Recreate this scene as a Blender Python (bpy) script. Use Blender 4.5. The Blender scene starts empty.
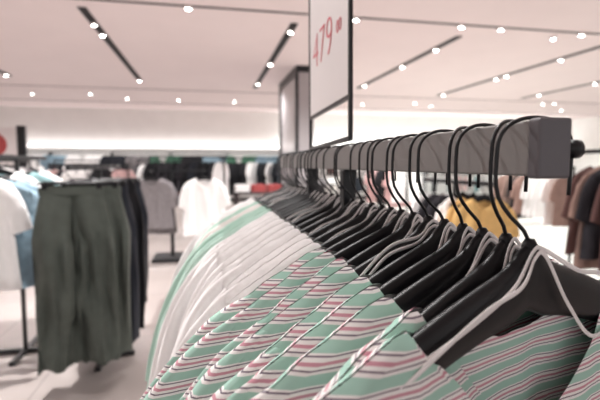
import bpy, math, random
from mathutils import Vector, noise
C = bpy.context.scene.collection
CAMZ = 1.37
CEIL = 3.27

# ---------------------------------------------------------------- materials
def lin(c):
    return tuple(((v/255.0)/12.92 if v/255.0 <= .04045 else ((v/255.0+.055)/1.055)**2.4) for v in c)

def mat(name, rgb, rough=.8, var=.08, scale=60, bump=.0, metal=0., emit=0., spec=.5, sheen=0.):
    m = bpy.data.materials.new(name); m.use_nodes = True
    nt = m.node_tree; b = nt.nodes['Principled BSDF']
    c = lin(rgb)
    b.inputs['Roughness'].default_value = rough
    b.inputs['Metallic'].default_value = metal
    b.inputs['Specular IOR Level'].default_value = spec
    if sheen: b.inputs['Sheen Weight'].default_value = sheen
    tc = nt.nodes.new('ShaderNodeTexCoord')
    n = nt.nodes.new('ShaderNodeTexNoise'); n.inputs['Scale'].default_value = scale
    n.inputs['Detail'].default_value = 4
    nt.links.new(tc.outputs['Object'], n.inputs['Vector'])
    r = nt.nodes.new('ShaderNodeValToRGB')
    r.color_ramp.elements[0].position = .3; r.color_ramp.elements[1].position = .7
    r.color_ramp.elements[0].color = (*[max(0, x*(1-var)) for x in c], 1)
    r.color_ramp.elements[1].color = (*[min(1, x*(1+var)) for x in c], 1)
    nt.links.new(n.outputs['Fac'], r.inputs['Fac'])
    nt.links.new(r.outputs['Color'], b.inputs['Base Color'])
    if bump:
        bp = nt.nodes.new('ShaderNodeBump'); bp.inputs['Strength'].default_value = bump
        bp.inputs['Distance'].default_value = .01
        nt.links.new(n.outputs['Fac'], bp.inputs['Height'])
        nt.links.new(bp.outputs['Normal'], b.inputs['Normal'])
    if emit:
        b.inputs['Emission Color'].default_value = (*c, 1)
        b.inputs['Emission Strength'].default_value = emit
    return m

def stripe_mat(name):
    m = bpy.data.materials.new(name); m.use_nodes = True
    nt = m.node_tree; b = nt.nodes['Principled BSDF']; b.inputs['Roughness'].default_value = .8
    b.inputs['Specular IOR Level'].default_value = .3
    tc = nt.nodes.new('ShaderNodeTexCoord')
    nz = nt.nodes.new('ShaderNodeTexNoise'); nz.inputs['Scale'].default_value = 7
    nt.links.new(tc.outputs['Object'], nz.inputs['Vector'])
    sp = nt.nodes.new('ShaderNodeSeparateXYZ'); nt.links.new(tc.outputs['Object'], sp.inputs[0])
    ma = nt.nodes.new('ShaderNodeMath'); ma.operation = 'MULTIPLY_ADD'
    ma.inputs[1].default_value = .005
    nt.links.new(nz.outputs['Fac'], ma.inputs[0]); nt.links.new(sp.outputs['Z'], ma.inputs[2])
    mu = nt.nodes.new('ShaderNodeMath'); mu.operation = 'MULTIPLY'; mu.inputs[1].default_value = 1/.0155
    nt.links.new(ma.outputs[0], mu.inputs[0])
    fr = nt.nodes.new('ShaderNodeMath'); fr.operation = 'FRACT'; nt.links.new(mu.outputs[0], fr.inputs[0])
    r = nt.nodes.new('ShaderNodeValToRGB'); r.color_ramp.interpolation = 'CONSTANT'
    mint, white, rose, grey = lin((170, 208, 194)), lin((244, 241, 239)), lin((208, 152, 165)), lin((120, 106, 120))
    stops = [(.48, grey), (.53, white), (.64, rose), (.75, white), (.88, grey), (.93, white)]
    e = r.color_ramp.elements
    e[0].position = 0; e[0].color = (*mint, 1); e[1].position = .37; e[1].color = (*white, 1)
    for p, c in stops:
        x = e.new(p); x.color = (*c, 1)
    nt.links.new(fr.outputs[0], r.inputs['Fac']); nt.links.new(r.outputs['Color'], b.inputs['Base Color'])
    bp = nt.nodes.new('ShaderNodeBump'); bp.inputs['Strength'].default_value = .5; bp.inputs['Distance'].default_value = .012
    n2 = nt.nodes.new('ShaderNodeTexNoise'); n2.inputs['Scale'].default_value = 22
    nt.links.new(tc.outputs['Object'], n2.inputs['Vector'])
    nt.links.new(n2.outputs['Fac'], bp.inputs['Height']); nt.links.new(bp.outputs['Normal'], b.inputs['Normal'])
    return m

def floor_mat():
    m = bpy.data.materials.new('polished_concrete_tile'); m.use_nodes = True
    nt = m.node_tree; b = nt.nodes['Principled BSDF']; b.inputs['Roughness'].default_value = .38
    tc = nt.nodes.new('ShaderNodeTexCoord')
    br = nt.nodes.new('ShaderNodeTexBrick'); br.offset = .5
    br.inputs['Scale'].default_value = 1; br.inputs['Brick Width'].default_value = 1.2
    br.inputs['Row Height'].default_value = 1.2; br.inputs['Mortar Size'].default_value = .004
    br.inputs['Color1'].default_value = (*lin((184, 173, 169)), 1)
    br.inputs['Color2'].default_value = (*lin((178, 168, 164)), 1)
    br.inputs['Mortar'].default_value = (*lin((135, 126, 124)), 1)
    nt.links.new(tc.outputs['Object'], br.inputs['Vector'])
    n = nt.nodes.new('ShaderNodeTexNoise'); n.inputs['Scale'].default_value = 1.3; n.inputs['Detail'].default_value = 6
    nt.links.new(tc.outputs['Object'], n.inputs['Vector'])
    r = nt.nodes.new('ShaderNodeValToRGB')
    r.color_ramp.elements[0].position = .3; r.color_ramp.elements[0].color = (.80, .79, .79, 1)
    r.color_ramp.elements[1].position = .7; r.color_ramp.elements[1].color = (1, 1, 1, 1)
    nt.links.new(n.outputs['Fac'], r.inputs['Fac'])
    mx = nt.nodes.new('ShaderNodeMix'); mx.data_type = 'RGBA'; mx.blend_type = 'MULTIPLY'
    mx.inputs[0].default_value = 1
    nt.links.new(br.outputs['Color'], mx.inputs[6]); nt.links.new(r.outputs['Color'], mx.inputs[7])
    nt.links.new(mx.outputs[2], b.inputs['Base Color'])
    return m

M = dict(
    black_plastic=mat('black_hanger_plastic', (9, 9, 14), .42, .1, 40, spec=.35),
    black_metal=mat('black_powder_coated_metal', (14, 15, 20), .38, .1, 40, metal=.0),
    steel=mat('brushed_grey_steel', (138, 134, 132), .5, .03, 30, metal=.1),
    steel_end=mat('grey_steel_end_cap', (100, 97, 101), .45, .06, 30, metal=.2),
    ribbon=mat('satin_ribbon', (248, 244, 243), .4, .03, 80),
    white=mat('white_cotton', (247, 245, 244), .85, .015, 25, bump=.3),
    cream=mat('cream_cotton', (238, 232, 228), .85, .03, 25, bump=.3),
    mint=mat('pale_mint_cotton', (188, 218, 205), .85, .04, 25, bump=.3),
    stripe=stripe_mat('mint_rose_striped_cotton'),
    olive=mat('olive_grey_twill', (76, 82, 76), .85, .12, 14, bump=.3),
    navy=mat('dark_navy_twill', (30, 34, 44), .85, .12, 14, bump=.3),
    charcoal=mat('charcoal_cotton', (44, 42, 48), .85, .12, 14, bump=.3),
    black=mat('black_cotton', (20, 20, 26), .85, .1, 14, bump=.3),
    grey=mat('heather_grey_jersey', (132, 127, 129), .9, .1, 30, bump=.3),
    teal=mat('muted_teal_cotton', (118, 146, 148), .85, .1, 14, bump=.3),
    denim=mat('pale_blue_grey_denim', (136, 160, 174), .85, .12, 30, bump=.3),
    yellow=mat('mustard_yellow_cotton', (222, 182, 118), .85, .08, 14, bump=.3),
    maroon=mat('rust_brown_cotton', (98, 70, 67), .85, .1, 14, bump=.3),
    tan=mat('tan_cotton', (160, 132, 122), .85, .1, 14, bump=.3),
    red=mat('red_cotton', (176, 78, 78), .8, .1, 14, bump=.2),
    green=mat('green_cotton', (74, 120, 98), .85, .1, 14, bump=.2),
    pink=mat('dusty_pink_cotton', (214, 178, 176), .85, .08, 14, bump=.2),
    wall=mat('white_wall_paint', (242, 239, 237), .85, .02, 3),
    fascia=mat('white_fascia_paint', (240, 237, 235), .8, .02, 3),
    ceil=mat('glowing_rose_white_ceiling_paint', (216, 201, 199), .9, .02, 1.5, emit=.26),  # ceiling paint glows faintly, added as soft ambient fill
    slot=mat('black_track_slot', (16, 14, 18), .6, .1, 10),
    line=mat('grey_ceiling_joint', (150, 136, 137), .8, .05, 10),
    lamp=mat('lit_spot_lens', (255, 250, 244), .5, .0, 10, emit=44),
    strip=mat('lit_cove_strip', (255, 250, 247), .5, .0, 10, emit=1.7),
    ring=mat('white_lamp_trim', (215, 205, 205), .5, .03, 10),
    board=mat('white_sign_card', (234, 227, 226), .55, .02, 5),
    redprint=mat('rose_red_print', (230, 108, 120), .6, .05, 30),
    glassgrey=mat('pale_mirror_panel', (176, 171, 173), .2, .05, 2),
    table=mat('dark_wood_table', (54, 46, 48), .5, .2, 12),
)
M['floor'] = floor_mat()

# ---------------------------------------------------------------- mesh helpers
def me_from(name, V, F, m, smooth=True):
    me = bpy.data.meshes.new(name); me.from_pydata(V, [], F); me.update()
    if m: me.materials.append(m)
    if smooth:
        for p in me.polygons: p.use_smooth = True
    return me

def ob(name, me, parent=None, loc=(0, 0, 0), rz=0):
    o = bpy.data.objects.new(name, me); C.objects.link(o)
    o.location = loc; o.rotation_euler = (0, 0, rz)
    if parent: o.parent = parent
    return o

def empty(name, loc, rz=0, rx=0):
    o = bpy.data.objects.new(name, None); C.objects.link(o); o.empty_display_size = .05
    o.location = loc; o.rotation_euler = (rx, 0, rz); return o

def tag(o, label, cat, group=None, kind=None):
    o['label'] = label; o['category'] = cat
    if group: o['group'] = group
    if kind: o['kind'] = kind
    return o

def box_geo(x0, x1, y0, y1, z0, z1):
    V = [(x0,y0,z0),(x1,y0,z0),(x1,y1,z0),(x0,y1,z0),(x0,y0,z1),(x1,y0,z1),(x1,y1,z1),(x0,y1,z1)]
    F = [(0,3,2,1),(4,5,6,7),(0,1,5,4),(1,2,6,5),(2,3,7,6),(3,0,4,7)]
    return V, F

def merge(*gs):
    V, F = [], []
    for v, f in gs:
        k = len(V); V += v; F += [tuple(i+k for i in q) for q in f]
    return V, F

def box(name, b, m, parent=None, bevel=0):
    V, F = box_geo(*b)
    c = [(b[0]+b[1])/2, (b[2]+b[3])/2, (b[4]+b[5])/2]
    V = [(v[0]-c[0], v[1]-c[1], v[2]-c[2]) for v in V]
    o = ob(name, me_from(name, V, F, m, False), parent, c)
    if bevel:
        bm = o.modifiers.new('bevel', 'BEVEL'); bm.width = bevel; bm.segments = 3
    return o

def sweep(pts, rad, n=8, cap=True):
    pts = [Vector(p) for p in pts]; V, F = [], []
    up = None
    for i, p in enumerate(pts):
        a = pts[max(0, i-1)]; c = pts[min(len(pts)-1, i+1)]
        t = (c-a).normalized()
        if up is None:
            up = Vector((0, 1, 0)) if abs(t.y) < .9 else Vector((1, 0, 0))
        s = t.cross(up).normalized(); u2 = s.cross(t).normalized(); up = u2
        r = rad[i] if isinstance(rad, (list, tuple)) else rad
        for k in range(n):
            an = 2*math.pi*k/n
            V.append(tuple(p + s*math.cos(an)*r + u2*math.sin(an)*r))
    for i in range(len(pts)-1):
        for k in range(n):
            F.append((i*n+k, i*n+(k+1) % n, (i+1)*n+(k+1) % n, (i+1)*n+k))
    if cap:
        F.append(tuple(range(n-1, -1, -1))); F.append(tuple((len(pts)-1)*n+k for k in range(n)))
    return V, F

def crom(P, k=6):
    P = [Vector(p) for p in P]; Q = [P[0]] + P + [P[-1]]; out = []
    for i in range(1, len(Q)-2):
        a, b, c, d = Q[i-1], Q[i], Q[i+1], Q[i+2]
        for j in range(k):
            t = j/k
            out.append(.5*((2*b) + (c-a)*t + (2*a-5*b+4*c-d)*t*t + (3*b-a-3*c+d)*t**3))
    out.append(P[-1]); return out

# ---------------------------------------------------------------- hanger
HW = .205
def ht(x):
    a = min(abs(x), .3)/HW
    return -.060 - .084*(.74*a**1.08 + .26*a**2.8)

def hanger_body_geo(n=41):
    V, F = [], []; k = 14; W = .180
    for i in range(n):
        x = -W + 2*W*i/(n-1)
        a = abs(x)/W
        top = ht(x) + .010*math.exp(-(x/.016)**2)
        h = .039 - .011*a + .008*math.exp(-(x/.022)**2)
        w = .0058 + .0010*a
        if a > .985: h *= .6; w *= .6
        zc = top - h/2
        for j in range(k):
            an = 2*math.pi*j/k + math.pi/k
            cx, sx = math.cos(an), math.sin(an)
            V.append((x, math.copysign(abs(cx)**.9, cx)*w, zc + math.copysign(abs(sx)**.9, sx)*h/2))
    for i in range(n-1):
        for j in range(k):
            F.append((i*k+j, i*k+(j+1) % k, (i+1)*k+(j+1) % k, (i+1)*k+j))
    F.append(tuple(range(k-1, -1, -1))); F.append(tuple((n-1)*k+j for j in range(k)))
    return V, F

def hook_geo():
    R, cz, Rz = .0275, .0095, .0210
    P = [(.0275, 0, -.020), (R, 0, 0)]
    for i in range(0, 17):
        a = math.pi*i/16
        c, s = math.cos(a), math.sin(a)
        P.append((R*math.copysign(abs(c)**.9, c), 0, cz+Rz*abs(s)**.9))
    P += [(-.0278, 0, -.006), (-.025, 0, -.021), (-.015, 0, -.034), (-.005, 0, -.043), (0, 0, -.054), (0, 0, -.066)]
    return sweep(crom(P, 2), .0014, 7)

hb_me = me_from('hanger_body', *hanger_body_geo(), M['black_plastic'])
hk_me = me_from('hanger_hook', *hook_geo(), M['black_metal'])
sk_me = me_from('hook_socket', *sweep([(0,0,-.060),(0,0,-.052),(0,0,-.0485)], [.0055,.005,.003], 10), M['black_plastic'])

def make_hanger(x, y, railtop, yaw, group, rx=0, swivel=0, label='black plastic clothes hanger with a black wire hook'):
    e = empty('clothes_hanger', (x, y, railtop-.028), yaw, rx)
    tag(e, label, 'hanger', group)
    ob('hanger_body', hb_me, e); ob('hook', hk_me, e, (0, 0, 0), swivel); ob('hook_socket', sk_me, e)
    return e

# ---------------------------------------------------------------- shirts
ROWS = [0, .009, .020, .035, .055, .085, .12, .16, .20, .25, .31, .38, .47, .56, .66, .78, .9, 1.0]
def crumple(x, z, sd, amp):
    return amp*(noise.noise(Vector((x*14+sd, z*11, sd))) + .55*noise.noise(Vector((x*34+z*20, z*26-x*14, sd+7))))
def body_geo(rng, ncol=61, length=.62, nw=.10, scoop_f=.085, scoop_b=.026, rows=ROWS, fold=1.):
    V, F = [], []
    ph = [rng.uniform(0, 6.28) for _ in range(6)]
    fr = [rng.uniform(11, 15), rng.uniform(20, 28)]
    hem = -.09 - length
    ss = [-1+2*i/(ncol-1) for i in range(ncol)]
    def pt(s, t, side):
        x0 = s*.208; ax = abs(x0)
        if ax < nw:
            d = scoop_f if side < 0 else scoop_b
            q = math.cos(math.pi/2*ax/nw)
            zt = ht(nw)+.005 - d*q**1.15
            op = min(1, (nw-ax)/.04)
        else:
            zt = ht(x0)+.005; op = 0
        zt += .0024*(1+noise.noise(Vector((x0*45, ph[0], 3))))
        z = zt + (hem-zt)*t
        W = .208 + .055*t + .008*math.sin(ph[4]+4*t)*t
        x = s*W
        prof = math.sqrt(max(0, 1-abs(s)**8))
        if t < .002: th = .0006 + .0085*op
        else: th = (.0080 + .0025*math.exp(-((t-.05)/.04)**2) + .005*min(1, t*2.2)) * (prof if t > .06 else max(prof, .9))
        A = .0048*min(1, t*3.5)**.8*fold*prof
        f = A*(math.sin(fr[0]*2*x+ph[0]+2*t) + .55*math.sin(fr[1]*2.4*x+ph[1]-3*t) + .4*math.sin(9*t+ph[2]+6*x))
        f += crumple(x, z, ph[0]+side, .009*min(1, t*16)*fold)*prof
        y = side*(th) + f*(1 if side < 0 else .8)
        if side < 0: y = min(y, -.0006 if t < .005 or ax < nw else -.0068 if t < .09 else -.001)
        else: y = max(y, .0006 if t < .005 or ax < nw else .0068 if t < .09 else .001)
        z += .006*math.sin(ph[3]+10*x)*t
        return (x, y if (abs(s) < 1 or t < .06) else 0, z)
    for t in rows:
        for s in ss: V.append(pt(s, t, -1))
        for s in ss[::-1]: V.append(pt(s, t, 1))
    L = 2*ncol
    for r in range(len(rows)-1):
        for k in range(L):
            F.append((r*L+k, (r+1)*L+k, (r+1)*L+(k+1) % L, r*L+(k+1) % L))
    return V, F

def sleeve_geo(rng, side, nt=24, n=34, slen=.29, wide=0.):
    V, F = [], []
    ph = [rng.uniform(0, 6.28) for _ in range(4)]
    zs = ht(.18)+.0070
    out = rng.uniform(-.028, .024)+wide
    O = [Vector((.172, 0, zs+.002)), Vector((.236+wide*.5, 0, zs-.020)), Vector((.292+out, 0, zs-.080)), Vector((.322+out, 0, zs-slen))]
    I = [Vector((.172, 0, zs-.20)), Vector((.196, 0, zs-.24)), Vector((.206, 0, zs-.28)), Vector((.206, 0, zs-slen-.04))]
    def bz(P, t):
        u = 1-t; return P[0]*u**3+P[1]*3*u*u*t+P[2]*3*u*t*t+P[3]*t**3
    bend = rng.uniform(-.006, .006)
    for i in range(nt+1):
        t = i/nt
        o, q = bz(O, t), bz(I, t)
        c = (o+q)/2; h = (o-q)/2
        T = .0082+.003*math.sin(min(1, t*1.4)*math.pi/2)
        for k in range(n):
            a = 2*math.pi*k/n
            s = math.cos(a); sg = math.sin(a)
            p = c + h*s
            y = T*math.copysign(abs(sg)**.6, sg) if abs(sg) > 1e-6 else 0
            y += .004*math.sin(7*t+ph[0]+4*s)*(1-abs(s)**4)*min(1, t*3+.2) + .003*math.sin(13*s+ph[1]+3*t)*abs(sg) + bend*t*t
            y += crumple(p.x, p.z, ph[3]+(1 if sg > 0 else -1), .008*min(1, t*4+.2))
            V.append((side*p.x, y, p.z+.005*math.sin(7*t+ph[2])*t))
    for i in range(nt):
        for k in range(n):
            q = (i*n+k, i*n+(k+1) % n, (i+1)*n+(k+1) % n, (i+1)*n+k)
            F.append(q if side > 0 else q[::-1])
    return V, F

def ribbon_geo(rng, near=True, x1=.102, loose=1.):
    def rib(P, w):
        Q = crom(P, 7); V, F = [], []
        for i, p in enumerate(Q):
            t = (Q[min(i+1, len(Q)-1)]-Q[max(i-1, 0)]).normalized()
            nrm = Vector((t.z, 0, -t.x))
            if nrm.length < .01: nrm = Vector((1, 0, 0))
            nrm.normalize()
            a = p+nrm*w; b = p-nrm*w
            for yy in (-.0002, .0002):
                V.append((a.x, a.y+yy, a.z)); V.append((b.x, b.y+yy, b.z))
        for i in range(len(Q)-1):
            k = 4*i; l = k+4
            F += [(k, k+1, l+1, l), (k+2, l+2, l+3, k+3), (k, l, l+2, k+2), (k+1, k+3, l+3, l+1)]
        return V, F
    s1, s2 = rng.uniform(-.034, .018)*loose, rng.uniform(-.034, .014)*loose
    o1, o2 = rng.uniform(0, .007)*loose, rng.uniform(0, .007)*loose
    e1, e2 = rng.uniform(-.02, .012), rng.uniform(-.012, .02)
    y = -.0084; w = .0015 if near else .0013
    P = [(-x1+e1, y-.0005, ht(x1-e1)-.010), (-.068, y-o1, ht(.068)-.010+s1), (-.03, y-o1, -.074+s1*.5), (-.006, y+.002, -.0555), (.006, y+.002, -.0555)]
    P += [(.032, y-o2, -.077+s2*.5), (.07, y-o2, ht(.07)-.012+s2), (x1+e2, y-.0005, ht(x1+e2)-.010)]
    return rib(P, w)

def make_blouse(x, y, railtop, yaw, fabric, label, group, seed, rx=0, near=True, nw=.10):
    rng = random.Random(seed)
    e = empty('blouse', (x, y, railtop-.028), yaw, rx)
    tag(e, label, 'blouse', group)
    ob('bodice', me_from('bodice', *body_geo(rng, nw=nw), fabric), e)
    for sd in (-1, 1):
        ob('sleeve', me_from('sleeve', *sleeve_geo(rng, sd, wide=.022 if near else 0), fabric), e)
    for q in range(2):
        o = ob('hanging_loop', me_from('hanging_loop', *ribbon_geo(rng, near, nw+.002, 1.1 if near else .8), M['ribbon']), e)
        if q: o.location = (.0, -.0015, -.004)
        o['label'] = 'white satin ribbon hanging loop'
    return e

# ---------------------------------------------------------------- main rack
RX, RT = .208, CAMZ+.028
rack = empty('clothes_rack', (RX, .74, 0))
tag(rack, 'grey rectangular steel clothes rail on dark posts, full of hanging blouses', 'clothes rack')
def part(name, b, m, e, bev=0):
    return box(name, (b[0]-e.location.x, b[1]-e.location.x, b[2]-e.location.y, b[3]-e.location.y, b[4]-e.location.z, b[5]-e.location.z), m, e, bev)
part('rail', (.198, .218, .250, 1.24, RT-.035, RT), M['steel'], rack, .0015)
part('rail_end_cap', (.1965, .2195, .239, .250, RT-.0365, RT+.001), M['steel_end'], rack, .002)
part('rail_end_cap', (.1965, .2195, 1.24, 1.251, RT-.0365, RT+.001), M['steel_end'], rack, .002)
ls = ob('locking_screw', me_from('locking_screw', *sweep([(0, 0, 0), (.004, 0, 0), (.004, 0, 0), (.009, 0, 0)], [.004, .004, .006, .006], 16), M['black_metal']), rack, (.2195-RX, .2445-.74, RT-.018))
for yy in (.655, .893):
    part('post', (.198, .218, yy-.01, yy+.01, .03, RT-.035), M['black_metal'], rack, .002)
part('foot', (-.06, .476, .64, .67, 0, .03), M['black_metal'], rack, .004)
part('foot', (-.06, .476, .878, .908, 0, .03), M['black_metal'], rack, .004)
part('base_bar', (.193, .223, .67, .878, .0, .03), M['black_metal'], rack, .004)

Ys = [.257, .281, .311, .338, .370, .399, .430, .459, .489, .519]
NS = len(Ys)-1
kinds = ['stripe']*NS + ['white']
y = .553
rr = random.Random(5)
while y < 1.215:
    Ys.append(y)
    k = 'white' if y < .86 else ('mint' if y < .99 else ('cream' if y < 1.04 else ('mint' if y < 1.08 else 'white')))
    kinds.append(k); y += rr.uniform(.033, .040) if y < .8 else .029
lab = dict(stripe='short-sleeved blouse in mint, white and rose stripes on a black hanger',
           white='white cotton blouse with ribbon loops on a black hanger',
           cream='cream cotton blouse hanging on a black hanger',
           mint='pale mint green cotton blouse on a black hanger')
sw_near = [-20, 4, -10, 12, -16, 2, -12, 8, -6, 10]
for i, (yy, k) in enumerate(zip(Ys, kinds)):
    v = 2.5 if i < NS else 2
    yaw = math.radians(23 - 8*min(1, max(0, (yy-.5)/.6)) + rr.uniform(-v, v))
    if i == 0: yaw = math.radians(20)
    if i == 1: yaw = math.radians(25)
    rx = math.radians(rr.uniform(-1.2, 1.2))
    make_hanger(RX, yy, RT, yaw, 'hangers on the blouse rail', rx, math.radians(sw_near[i] if i < NS else rr.uniform(-18, 14)))
    make_blouse(RX, yy, RT, yaw, M[k], lab[k], 'blouses on the near rail', 100+i, rx, i < NS, .112 if i == 0 else .10)

# ---------------------------------------------------------------- price sign on the rail
sg = empty('price_sign', (RX, .775, RT))
sg.rotation_euler = (math.radians(-1.5), 0, 0)
tag(sg, 'white card reading 479 in black frame clamped on rail', 'sign')
zb = .062; zt = .47; hy = .131
box('sign_card', (-.0015, .0015, -hy+.004, hy-.004, zb+.010, zt-.003), M['board'], sg)
V, F = merge(box_geo(-.003, .003, -hy-.003, -hy+.003, .0045, zt+.003), box_geo(-.003, .003, hy-.003, hy+.003, .0045, zt+.003),
             box_geo(-.003, .003, -hy, hy, zb+.005, zb+.011), box_geo(-.003, .003, -hy, hy, zt-.003, zt+.003),
             box_geo(-.003, .003, -hy, hy, .0045, .0115))
ob('sign_frame', me_from('sign_frame', V, F, M['black_metal'], False), sg)
def text_part(body, size, yc, zc, sx=1., name='price_text', off=.0):
    cu = bpy.data.curves.new(name, 'FONT'); cu.body = body; cu.size = size; cu.extrude = .0003
    cu.align_x = 'CENTER'; cu.offset = off
    t = bpy.data.objects.new(name, cu); C.objects.link(t)
    dg = bpy.context.evaluated_depsgraph_get(); dg.update()
    me = bpy.data.meshes.new_from_object(t.evaluated_get(dg))
    bpy.data.objects.remove(t)
    me.materials.clear(); me.materials.append(M['redprint'])
    o = ob(name, me, sg, (-.0024, yc, zc)); o.rotation_euler = (math.pi/2, 0, -math.pi/2); o.scale = (sx, 1, 1)
    return o
text_part('479', .096, .028, .158, 1.0, off=-.0026)
text_part('00', .030, -.078, .180, 1.0, off=-.0005)

# ---------------------------------------------------------------- generic rack
def rack_obj(x, y, L, H, along, label, mid=False):
    e = empty('clothes_rack', (x, y, 0)); tag(e, label, 'clothes rack')
    if along == 'Y': e.rotation_euler = (0, 0, math.pi/2)
    h = L/2
    box('rail', (-h, h, -.012, .012, H-.03, H), M['black_metal'], e, .003)
    for s in ((0,) if mid else (-1, 1)):
        box('post', (s*(h-.02)-.012, s*(h-.02)+.012, -.012, .012, .03, H-.03), M['black_metal'], e)
        box('foot', (s*(h-.02)-.02, s*(h-.02)+.02, -.2, .2, 0, .03), M['black_metal'], e, .004)
    if mid: box('base_bar', (-.25, .25, -.02, .02, .0, .03), M['black_metal'], e, .004)
    return e

def garment_mesh(seed, m, length=.62):
    rng = random.Random(seed)
    g = merge(body_geo(rng, 21, length, rows=ROWS[::2]+[1.0], fold=2.0), sleeve_geo(rng, 1, 6, 10), sleeve_geo(rng, -1, 6, 10))
    return me_from('garment', g[0], g[1], M[m])
GM = {k: [garment_mesh(300+i*7+j, k, .58+.08*j) for j in range(2)] for i, k in enumerate(
    ['white', 'black', 'grey', 'teal', 'denim', 'yellow', 'maroon', 'tan', 'red', 'green', 'pink', 'charcoal', 'navy', 'cream'])}
names = dict(white='white', black='black', grey='heather grey', teal='muted teal', denim='pale blue-grey denim', yellow='mustard yellow', tan='tan',
             maroon='rust brown', red='red', green='green', pink='dusty pink', charcoal='charcoal', navy='dark navy', cream='cream')
def hang(x, y, railtop, yaw, col, group, rng, hanger=False, sc=1):
    o = ob('shirt', rng.choice(GM[col]), None, (x, y, railtop-.028), yaw)
    if sc != 1: o.scale = (sc, 1.5*sc, sc); o.location.z += .07*(sc-1)
    tag(o, names[col]+' short-sleeved shirt hanging on a shop rail', 'shirt', group)
    if hanger: make_hanger(x, y, railtop, yaw, 'hangers on '+group.split(' on ')[-1])
    return o

R = random.Random(11)
rack_obj(-1.33, 3.55, 1.15, 1.44, 'Y', 'dark metal rail carrying pale and blue-grey shirts', mid=True)
for i, c in enumerate(['white', 'denim', 'denim', 'white', 'teal', 'grey', 'white', 'denim']):
    hang(-1.44+R.uniform(-.02, .02)+[.0, .07, .10, .06, .1, .04, .08, .05][i], 3.05+i*.12, 1.44-(.05 if c == 'denim' else 0), R.uniform(.0, .3), c, 'shirts on the side rail', R, i < 4, 1.1 if c != 'denim' else 1.2)

rack_obj(1.80, 3.05, .95, 1.26, 'Y', 'dark metal rail carrying mustard yellow shirts', mid=True)
for i, c in enumerate(['yellow', 'yellow', 'white', 'charcoal', 'charcoal', 'white']):
    hang(1.80, 2.68+i*.13, 1.26, R.uniform(-.2, .1), c, 'shirts on the yellow shirt rail', R, i < 3, .78)
rack_obj(2.66, 2.50, .75, 1.48, 'Y', 'dark metal rail carrying white, teal and rust brown shirts', mid=True)
for i, c in enumerate(['white', 'teal', 'charcoal', 'maroon', 'charcoal', 'tan', 'maroon']):
    hang(2.66, 2.17+i*.075, 1.48, R.uniform(-.1, .2), c, 'shirts on the mixed colour rail', R, i < 3, 1.04)

# ---------------------------------------------------------------- trousers
def trouser_geo(rng, L=1.0):
    rows = [0, .03, .06, .10, .15, .20, .25, .29, .34, .40, .48, .56, .65, .74, .83, .92, 1.0]; n = 36
    ph = [rng.uniform(0, 6.28) for _ in range(4)]; gs = []
    sw = [rng.uniform(-.03, .03), rng.uniform(-.02, .03)]
    for sd in (-1, 1):
        V, F = [], []; k2 = 0 if sd < 0 else 1
        LL = L + rng.uniform(-.04, .04)
        for t in rows:
            out = .158 + .048*min(1, t/.25) - .012*max(0, t-.3)
            gap = 0.0 if t < .27 else -.002 + .032*(t-.27)
            x0, x1 = gap, out
            c, h = (x0+x1)/2, (x1-x0)/2
            T = .020 + .024*min(1, t/.2)
            for k in range(n):
                a = 2*math.pi*k/n; s = math.cos(a); g = math.sin(a)
                yy = T*math.copysign(abs(g)**.6, g)*(1-.2*abs(s)) if abs(g) > 1e-6 else 0
                if g < 0: yy -= .028*max(0, 1-abs(s-.1)*3.5)*min(1, t*3)
                q = Vector(((c+h*s)*sd*15, t*2.4, ph[0]+(2 if g > 0 else 0)))
                yy += .105*noise.noise(q)*min(1, t*3+.1) + .030*noise.noise(Vector((s*5+ph[1], t*7, ph[2])))*min(1, t*4)
                V.append((sd*(c+h*s)+sw[k2]*t*t+.012*math.sin(4*t+ph[2])*t, yy+sd*.014*t, -t*LL-.014*math.sin(5*s+ph[3])*t))
        for r in range(len(rows)-1):
            for k in range(n):
                q = (r*n+k, r*n+(k+1) % n, (r+1)*n+(k+1) % n, (r+1)*n+k)
                F.append(q if sd > 0 else q[::-1])
        gs.append((V, F))
    return merge(*gs)
def loop_band(w, t, z0, z1, n=28):
    V, F = [], []
    for z in (z0, z1):
        for k in range(n):
            a = 2*math.pi*k/n; c, s = math.cos(a), math.sin(a)
            V.append((w*math.copysign(abs(c)**.5, c), t*math.copysign(abs(s)**.6, s), z))
    for k in range(n): F.append((k, (k+1) % n, n+(k+1) % n, n+k))
    return V, F
clip_bar = me_from('hanger_bar', *sweep([(-.17, 0, -.075), (.17, 0, -.075)], .006, 8), M['black_metal'])
clip_hook = me_from('hanger_hook', *merge(hook_geo(), sweep([(0, 0, -.06), (0, 0, -.075)], .003, 7)), M['black_metal'])
clip_clip = me_from('clip', *box_geo(-.014, .014, -.024, .024, -.030, .006), M['black_plastic'], False)
def make_trousers(x, y, railtop, yaw, col, label, seed):
    z = railtop-.028
    h = empty('clip_hanger', (x, y, z), yaw); tag(h, 'black metal trouser hanger with two clips', 'hanger', 'trouser hangers on the trouser rail')
    ob('hanger_bar', clip_bar, h); ob('hook', clip_hook, h)
    for s in (-1, 1): ob('clip', clip_clip, h, (s*.135, 0, -.075))
    rng = random.Random(seed)
    e = empty('trousers', (x, y, z-.093), yaw); tag(e, label, 'trousers', 'trousers on the trouser rail')
    ob('trouser_legs', me_from('trouser_legs', *trouser_geo(rng, rng.uniform(.93, 1.04)), M[col]), e, (0, 0, -.03))
    ob('waistband', me_from('waistband', *loop_band(.166, .026, -.045, .0), M[col]), e)
rack_obj(-.74, 3.35, 1.45, 1.37, 'Y', 'dark metal rail carrying olive and dark trousers', mid=True)
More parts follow.
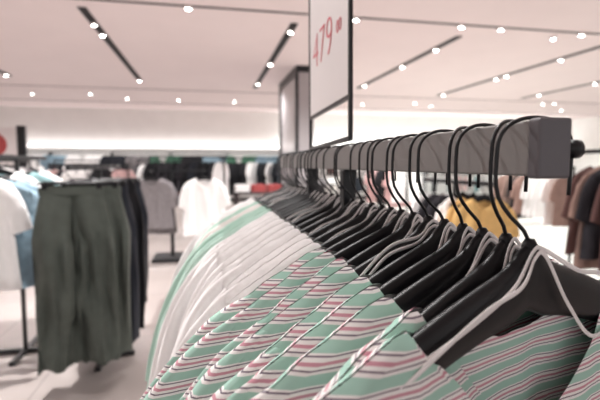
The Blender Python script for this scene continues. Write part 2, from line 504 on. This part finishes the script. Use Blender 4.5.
for i, (c, l) in enumerate([('olive', 'olive'), ('olive', 'olive'), ('olive', 'olive'), ('charcoal', 'charcoal'), ('navy', 'dark navy'), ('charcoal', 'charcoal'), ('black', 'black'),
                            ('navy', 'dark navy'), ('black', 'black'), ('charcoal', 'charcoal'), ('black', 'black'), ('navy', 'dark navy')]):
    make_trousers(-.73+[-.01, .065, -.06, .03, .06, .04, .0][i % 7], 2.70+i*.085, 1.37, R.uniform(-.2, .1) if i else .22, c, l+' wide-leg trousers clipped to a hanger', 60+i)

# ---------------------------------------------------------------- two-arm display stand with tees
st = empty('display_stand', (-.52, 6.75, 0)); tag(st, 'black two-arm display stand with a square base, tees hanging on it', 'display stand')
box('base', (-.27, .27, -.27, .27, 0, .05), M['black_metal'], st, .01)
box('post', (-.025, .025, -.025, .025, .05, 1.27), M['black_metal'], st)
box('crossbar', (-.32, .50, -.015, .015, 1.27, 1.30), M['black_metal'], st)
for sx in (-.25, .46):
    box('arm', (sx-.012, sx+.012, -.42, -.015, 1.27, 1.30), M['black_metal'], st)
for i in range(4):
    hang(-.75, 6.36+i*.1, 1.30, .10*i-.15, ['grey', 'grey', 'charcoal', 'grey'][i], 'tees on the display stand', R, i == 0, 1.15)
    hang(-.05, 6.36+i*.1, 1.30, .25-.1*i, 'white', 'tees on the display stand', R, i == 0, 1.18)

# ---------------------------------------------------------------- further racks
def fill(x, y, L, H, along, cols, n, desc, jitter=.15):
    rack_obj(x, y, L, H, along, 'dark metal rail carrying '+desc)
    for i in range(n):
        k = -L/2+.08+(L-.16)*i/(n-1)
        c = R.choice(cols)
        if along == 'X': hang(x+k, y, H, math.pi/2+R.uniform(-jitter, jitter)-.5, c, 'shirts on a rail with '+desc, R)
        else: hang(x, y+k, H, R.uniform(-jitter, jitter), c, 'shirts on a rail with '+desc, R)
fill(-3.1, 8.2, 1.3, 1.45, 'Y', ['black', 'grey', 'white'], 9, 'black and grey shirts')
fill(-2.3, 9.6, 1.5, 1.4, 'X', ['white', 'black', 'charcoal', 'pink', 'white'], 12, 'white, pink and black shirts')
fill(-.4, 9.4, 1.5, 1.55, 'X', ['black', 'black', 'charcoal', 'navy', 'white'], 12, 'black and white shirts')
fill(-.9, 11.6, 1.6, 1.5, 'X', ['white', 'pink', 'black', 'charcoal'], 12, 'white and pink shirts')
fill(1.1, 11.4, 1.6, 1.55, 'X', ['black', 'navy', 'white', 'black'], 12, 'black and white shirts')
fill(-4.4, 10.6, 1.7, 1.5, 'X', ['white', 'denim', 'black', 'charcoal'], 11, 'white and denim shirts')
fill(-2.9, 12.2, 1.7, 1.5, 'X', ['white', 'black', 'red', 'charcoal', 'grey'], 11, 'white, red and black shirts')
fill(3.2, 7.5, 1.3, 1.45, 'Y', ['black', 'pink', 'white'], 9, 'black and pink shirts')
fill(4.6, 10.5, 1.6, 1.45, 'X', ['black', 'grey', 'white'], 10, 'grey shirts')
fill(4.6, 5.6, 1.3, 1.35, 'Y', ['charcoal', 'tan', 'white'], 9, 'charcoal and tan shirts')
fill(7.2, 9.0, 1.6, 1.45, 'X', ['white', 'black', 'denim'], 10, 'white and black shirts')

def fold_geo(w, d, h):
    V, F = [], []; n = 12
    for i in range(n+1):
        a = i/n
        for k in range(9):
            b = k/8
            V.append((-w/2+w*b, -d/2+d*a, h*(1-.25*abs(2*b-1)**6-.2*abs(2*a-1)**6)))
    for i in range(n):
        for k in range(8):
            F.append((i*9+k, i*9+k+1, (i+1)*9+k+1, (i+1)*9+k))
    m0 = len(V)
    for (x, yv, z) in list(V): V.append((x, yv, 0))
    for i in range(n):
        F.append((i*9, (i+1)*9, m0+(i+1)*9, m0+i*9)); F.append((i*9+8, m0+i*9+8, m0+(i+1)*9+8, (i+1)*9+8))
    for k in range(8):
        F.append((k, m0+k, m0+k+1, k+1)); F.append((n*9+k, n*9+k+1, m0+n*9+k+1, m0+n*9+k))
    return V, F
FM = {c: me_from('folded_shirt', *fold_geo(.28, .34, .035), M[c]) for c in ('white', 'red', 'black', 'pink', 'grey', 'teal')}
def table(x, y, cols):
    t = empty('display_table', (x, y, 0)); tag(t, 'dark wood display table stacked with folded shirts', 'table')
    box('table_top', (-.65, .65, -.4, .4, .80, .84), M['table'], t, .005)
    for a in (-.6, .6):
        for b in (-.35, .35): box('leg', (a-.025, a+.025, b-.025, b+.025, 0, .8), M['table'], t)
    box('lower_shelf', (-.6, .6, -.35, .35, .3, .33), M['table'], t)
    for i, c in enumerate(cols):
        for j in range(4):
            o = ob('folded_shirt', FM[c], None, (x-.48+.32*i, y-.02, .84+j*.035), R.uniform(-.04, .04))
            tag(o, 'folded '+c+' shirt in a stack on a dark display table', 'folded shirt', 'folded shirts on a display table')
table(1.15, 9.1, ['white', 'red', 'red', 'black'])
table(-2.6, 13.9, ['white', 'grey', 'pink', 'white'])
table(3.0, 12.6, ['white', 'teal', 'grey', 'white'])

# ---------------------------------------------------------------- room
def struct(o): o['kind'] = 'structure'; return o
XL, XR, YB, YF = -7.5, 15, 17.2, -5
struct(box('floor', (XL, XR, YF, YB, -.1, 0), M['floor']))
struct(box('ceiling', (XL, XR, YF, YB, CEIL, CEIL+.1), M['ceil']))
struct(box('wall_back', (XL, XR, YB, YB+.1, 0, CEIL), M['wall']))
struct(box('wall_left', (XL-.1, XL, YF, YB+.1, 0, CEIL), M['wall']))
struct(box('wall_right', (XR, XR+.1, YF, YB+.1, 0, CEIL), M['wall']))
struct(box('trim_1', (XL, XR, 16.35, YB, 2.06, CEIL), M['fascia']))
struct(box('baseboard_back', (XL, XR, YB-.03, YB, 0, .12), M['slot']))
s = box('cove_light', (XL+.1, XR-.1, 16.22, 16.34, 1.94, 2.05), M['strip']); tag(s, 'long lit white strip light along the wall fascia', 'strip light')
for nm, rx_, xx_, ww_, yy_, zz_, en in (('cove_lamp', 0, 3.75, 21, 16.55, 2.03, 70), ('fascia_fill', math.radians(150), -2.3, 9, 16.12, 2.02, 12), ('fascia_fill', math.radians(150), 8.5, 12, 16.12, 2.02, 85)):  # the two areas aimed upward are added fill that washes the fascia
    l = bpy.data.lights.new(nm, 'AREA'); l.shape = 'RECTANGLE'; l.size = ww_; l.size_y = .06; l.energy = en; l.color = (1, .98, .97) if xx_ < 5 else (.93, 1, .97)
    lo = bpy.data.objects.new(nm, l); C.objects.link(lo); lo.location = (xx_, yy_, zz_); lo.rotation_euler = (rx_, 0, 0)
for i, yy in enumerate((5.7, 12.0, 14.6)):
    struct(box('trim_%d' % (i+2), (XL, XR, yy-.018, yy+.018, CEIL-.012, CEIL), M['slot' if i == 0 else 'line']))
ring_me = me_from('lamp_ring', *sweep([(0, 0, 0), (0, 0, -.03)], .048, 20), M['ring'])
lens_me = me_from('lamp_lens', *sweep([(0, 0, -.025), (0, 0, -.033)], .030, 20), M['lamp'])
def spot(x, y, light=0, size=155):
    e = empty('ceiling_spotlight', (x, y, CEIL-.012)); tag(e, 'small round lit ceiling spotlight', 'ceiling light', 'ceiling spotlights')
    ob('lamp_ring', ring_me, e); ob('lamp_lens', lens_me, e)
    if light:
        l = bpy.data.lights.new('spot_lamp', 'SPOT'); l.energy = light; l.spot_size = math.radians(size); l.spot_blend = .6
        l.shadow_soft_size = .04; l.color = (1, .98, .965) if x < 5 else (.86, 1, .95)
        lo = bpy.data.objects.new('spot_lamp', l); C.objects.link(lo); lo.parent = e; lo.location = (0, 0, -.05)
tracks = [(-4.1, 6.1, 10.8), (-1.46, 6.0, 10.7), (1.17, 6.1, 11.3), (3.67, 6.2, 10.8), (6.2, 6.2, 11.5), (8.8, 6.2, 11.5)]
for x, a, b in tracks:
    t = box('track_slot', (x-.05, x+.05, a, b, CEIL-.014, CEIL), M['slot']); tag(t, 'long black recessed lighting track in the ceiling', 'lighting track', 'ceiling lighting tracks')
Lp = 215
for p in [(-1.46, 6.6, Lp), (-1.46, 7.1, 0), (-1.46, 10.7, Lp), (1.17, 6.4, Lp), (1.17, 8.5, 0), (1.17, 10.6, Lp),
          (-4.1, 10.6, Lp), (-4.1, 7, Lp), (3.67, 6.9, Lp), (3.67, 8.2, 0), (3.67, 10.3, Lp), (6.2, 7.1, 0), (6.2, 8.6, Lp*2.5), (6.2, 8.95, 0), (6.2, 11.2, Lp*2.5),
          (-.2, 5.7, 0), (1.9, 5.7, 0), (4.0, 5.7, 0), (3.4, 5.7, Lp), (5.3, 5.7, Lp*2), (5.05, 5.95, 0), (8.8, 9, Lp*2.5), (8.8, 8.6, 0), (8.8, 10.8, 0),
          (10.1, 12.2, 0), (10.5, 12.2, 0), (6.2, 12.9, 0), (2.4, 10.9, 0), (-3.0, 12.9, 0),
          (-4.5, 13.2, Lp), (-2.2, 13.6, 0), (-.8, 13.6, Lp), (.8, 13.6, 0), (3.2, 13.4, Lp), (4.7, 13.4, 0), (7, 13.4, Lp*2.5), (12, 13.6, Lp*2.5),
          (-1.1, 3.2, 600, 140), (-2.2, 1.6, 60), (3.2, 2.4, 90), (.3, 1.5, 120, 120)]:  # this row is out of view, added to light and shade the near racks
    spot(*p)

wr = empty('clothes_rail', (3.5, 16.75, 0)); tag(wr, 'long black fixed rails in two levels holding shirts', 'clothes rail')
box('rail', (-10.8, 11.2, -.012, .012, 1.80, 1.825), M['black_metal'], wr)
box('rail', (-10.8, 11.2, -.012, .012, 1.00, 1.025), M['black_metal'], wr)
for k in range(12):
    box('bracket', (-10.8+k*2-.01, -10.8+k*2+.01, 0, .44, 1.0, 1.82), M['black_metal'], wr)
pal = ['white', 'white', 'black', 'grey', 'black', 'pink', 'denim', 'charcoal', 'white', 'green', 'maroon', 'cream', 'navy', 'teal']
x = -7.2; i = 0; c = 'white'
while x < 14:
    if i % 3 == 0: c = R.choice(pal)
    if x < 4.2 or i % 2: hang(x, 16.75, 1.825, math.pi/2-R.uniform(.5, 1.3), c, 'shirts on the upper wall rail', R)
    if i % 3 != 2: hang(x+.1, 16.75, 1.025, math.pi/2-R.uniform(.5, 1.3), R.choice(pal), 'shirts on the lower wall rail', R)
    x += .26 if i % 9 else .6; i += 1

# framed pillar
pl = empty('pillar', (1.85, 9.65, 0)); tag(pl, 'ceiling-high pillar with black frame and pale mirror panels', 'pillar')
box('pillar_core', (-.12, .12, -1.0, 1.0, 0, CEIL), M['wall'], pl)
def framep(name, V): return ob(name, me_from(name, *V, M['black_metal'], False), pl)
framep('pillar_frame', merge(box_geo(-.17, -.12, -1.05, -.90, 0, CEIL), box_geo(-.17, -.12, .85, 1.07, 0, CEIL), box_geo(-.17, -.12, -.90, .85, 0, .15),
       box_geo(-.17, -.12, -.90, .85, CEIL-.16, CEIL), box_geo(.12, .17, -1.05, -.97, 0, CEIL), box_geo(-.12, .12, -1.05, -1.0, CEIL-.12, CEIL), box_geo(-.12, .12, -1.05, -1.0, 0, .12)))
box('mirror', (-.145, -.12, -.90, .85, .15, CEIL-.16), M['glassgrey'], pl)
box('mirror', (-.12, .12, -1.025, -1.0, .12, CEIL-.12), M['glassgrey'], pl)

# board with red disc
ps = empty('display_board', (-5.45, 13.2, 0)); tag(ps, 'freestanding white display board with a red round emblem', 'sign')
box('board', (-.55, .55, -.02, .02, .3, 2.35), M['board'], ps)
box('board_edge', (.55, .75, -.06, .06, 0, 2.4), M['black_metal'], ps)
V, F = sweep([(0, -.021, 1.9), (0, -.03, 1.9)], .3, 32)
ob('emblem', me_from('emblem', V, F, M['red'], False), ps)
box('stand_foot', (-.5, .5, -.2, .2, 0, .03), M['black_metal'], ps)
box('stand_post', (-.02, .02, -.02, .02, .03, .3), M['black_metal'], ps)

# ---------------------------------------------------------------- light & camera
w = bpy.data.worlds.new('shop_world'); bpy.context.scene.world = w; w.use_nodes = True
w.node_tree.nodes['Background'].inputs[0].default_value = (1, .985, .98, 1)
w.node_tree.nodes['Background'].inputs[1].default_value = .75
cd = bpy.data.cameras.new('camera'); cam = bpy.data.objects.new('camera', cd); C.objects.link(cam)
cam.location = (0, 0, CAMZ); cam.rotation_euler = (math.radians(90-4.45), 0, math.radians(-11.55))
cd.lens = 27; cd.sensor_width = 36; cd.clip_start = .02
cd.dof.use_dof = True; cd.dof.focus_distance = .38; cd.dof.aperture_fstop = 7
bpy.context.scene.camera = cam
bpy.context.scene.view_settings.view_transform = 'Standard'
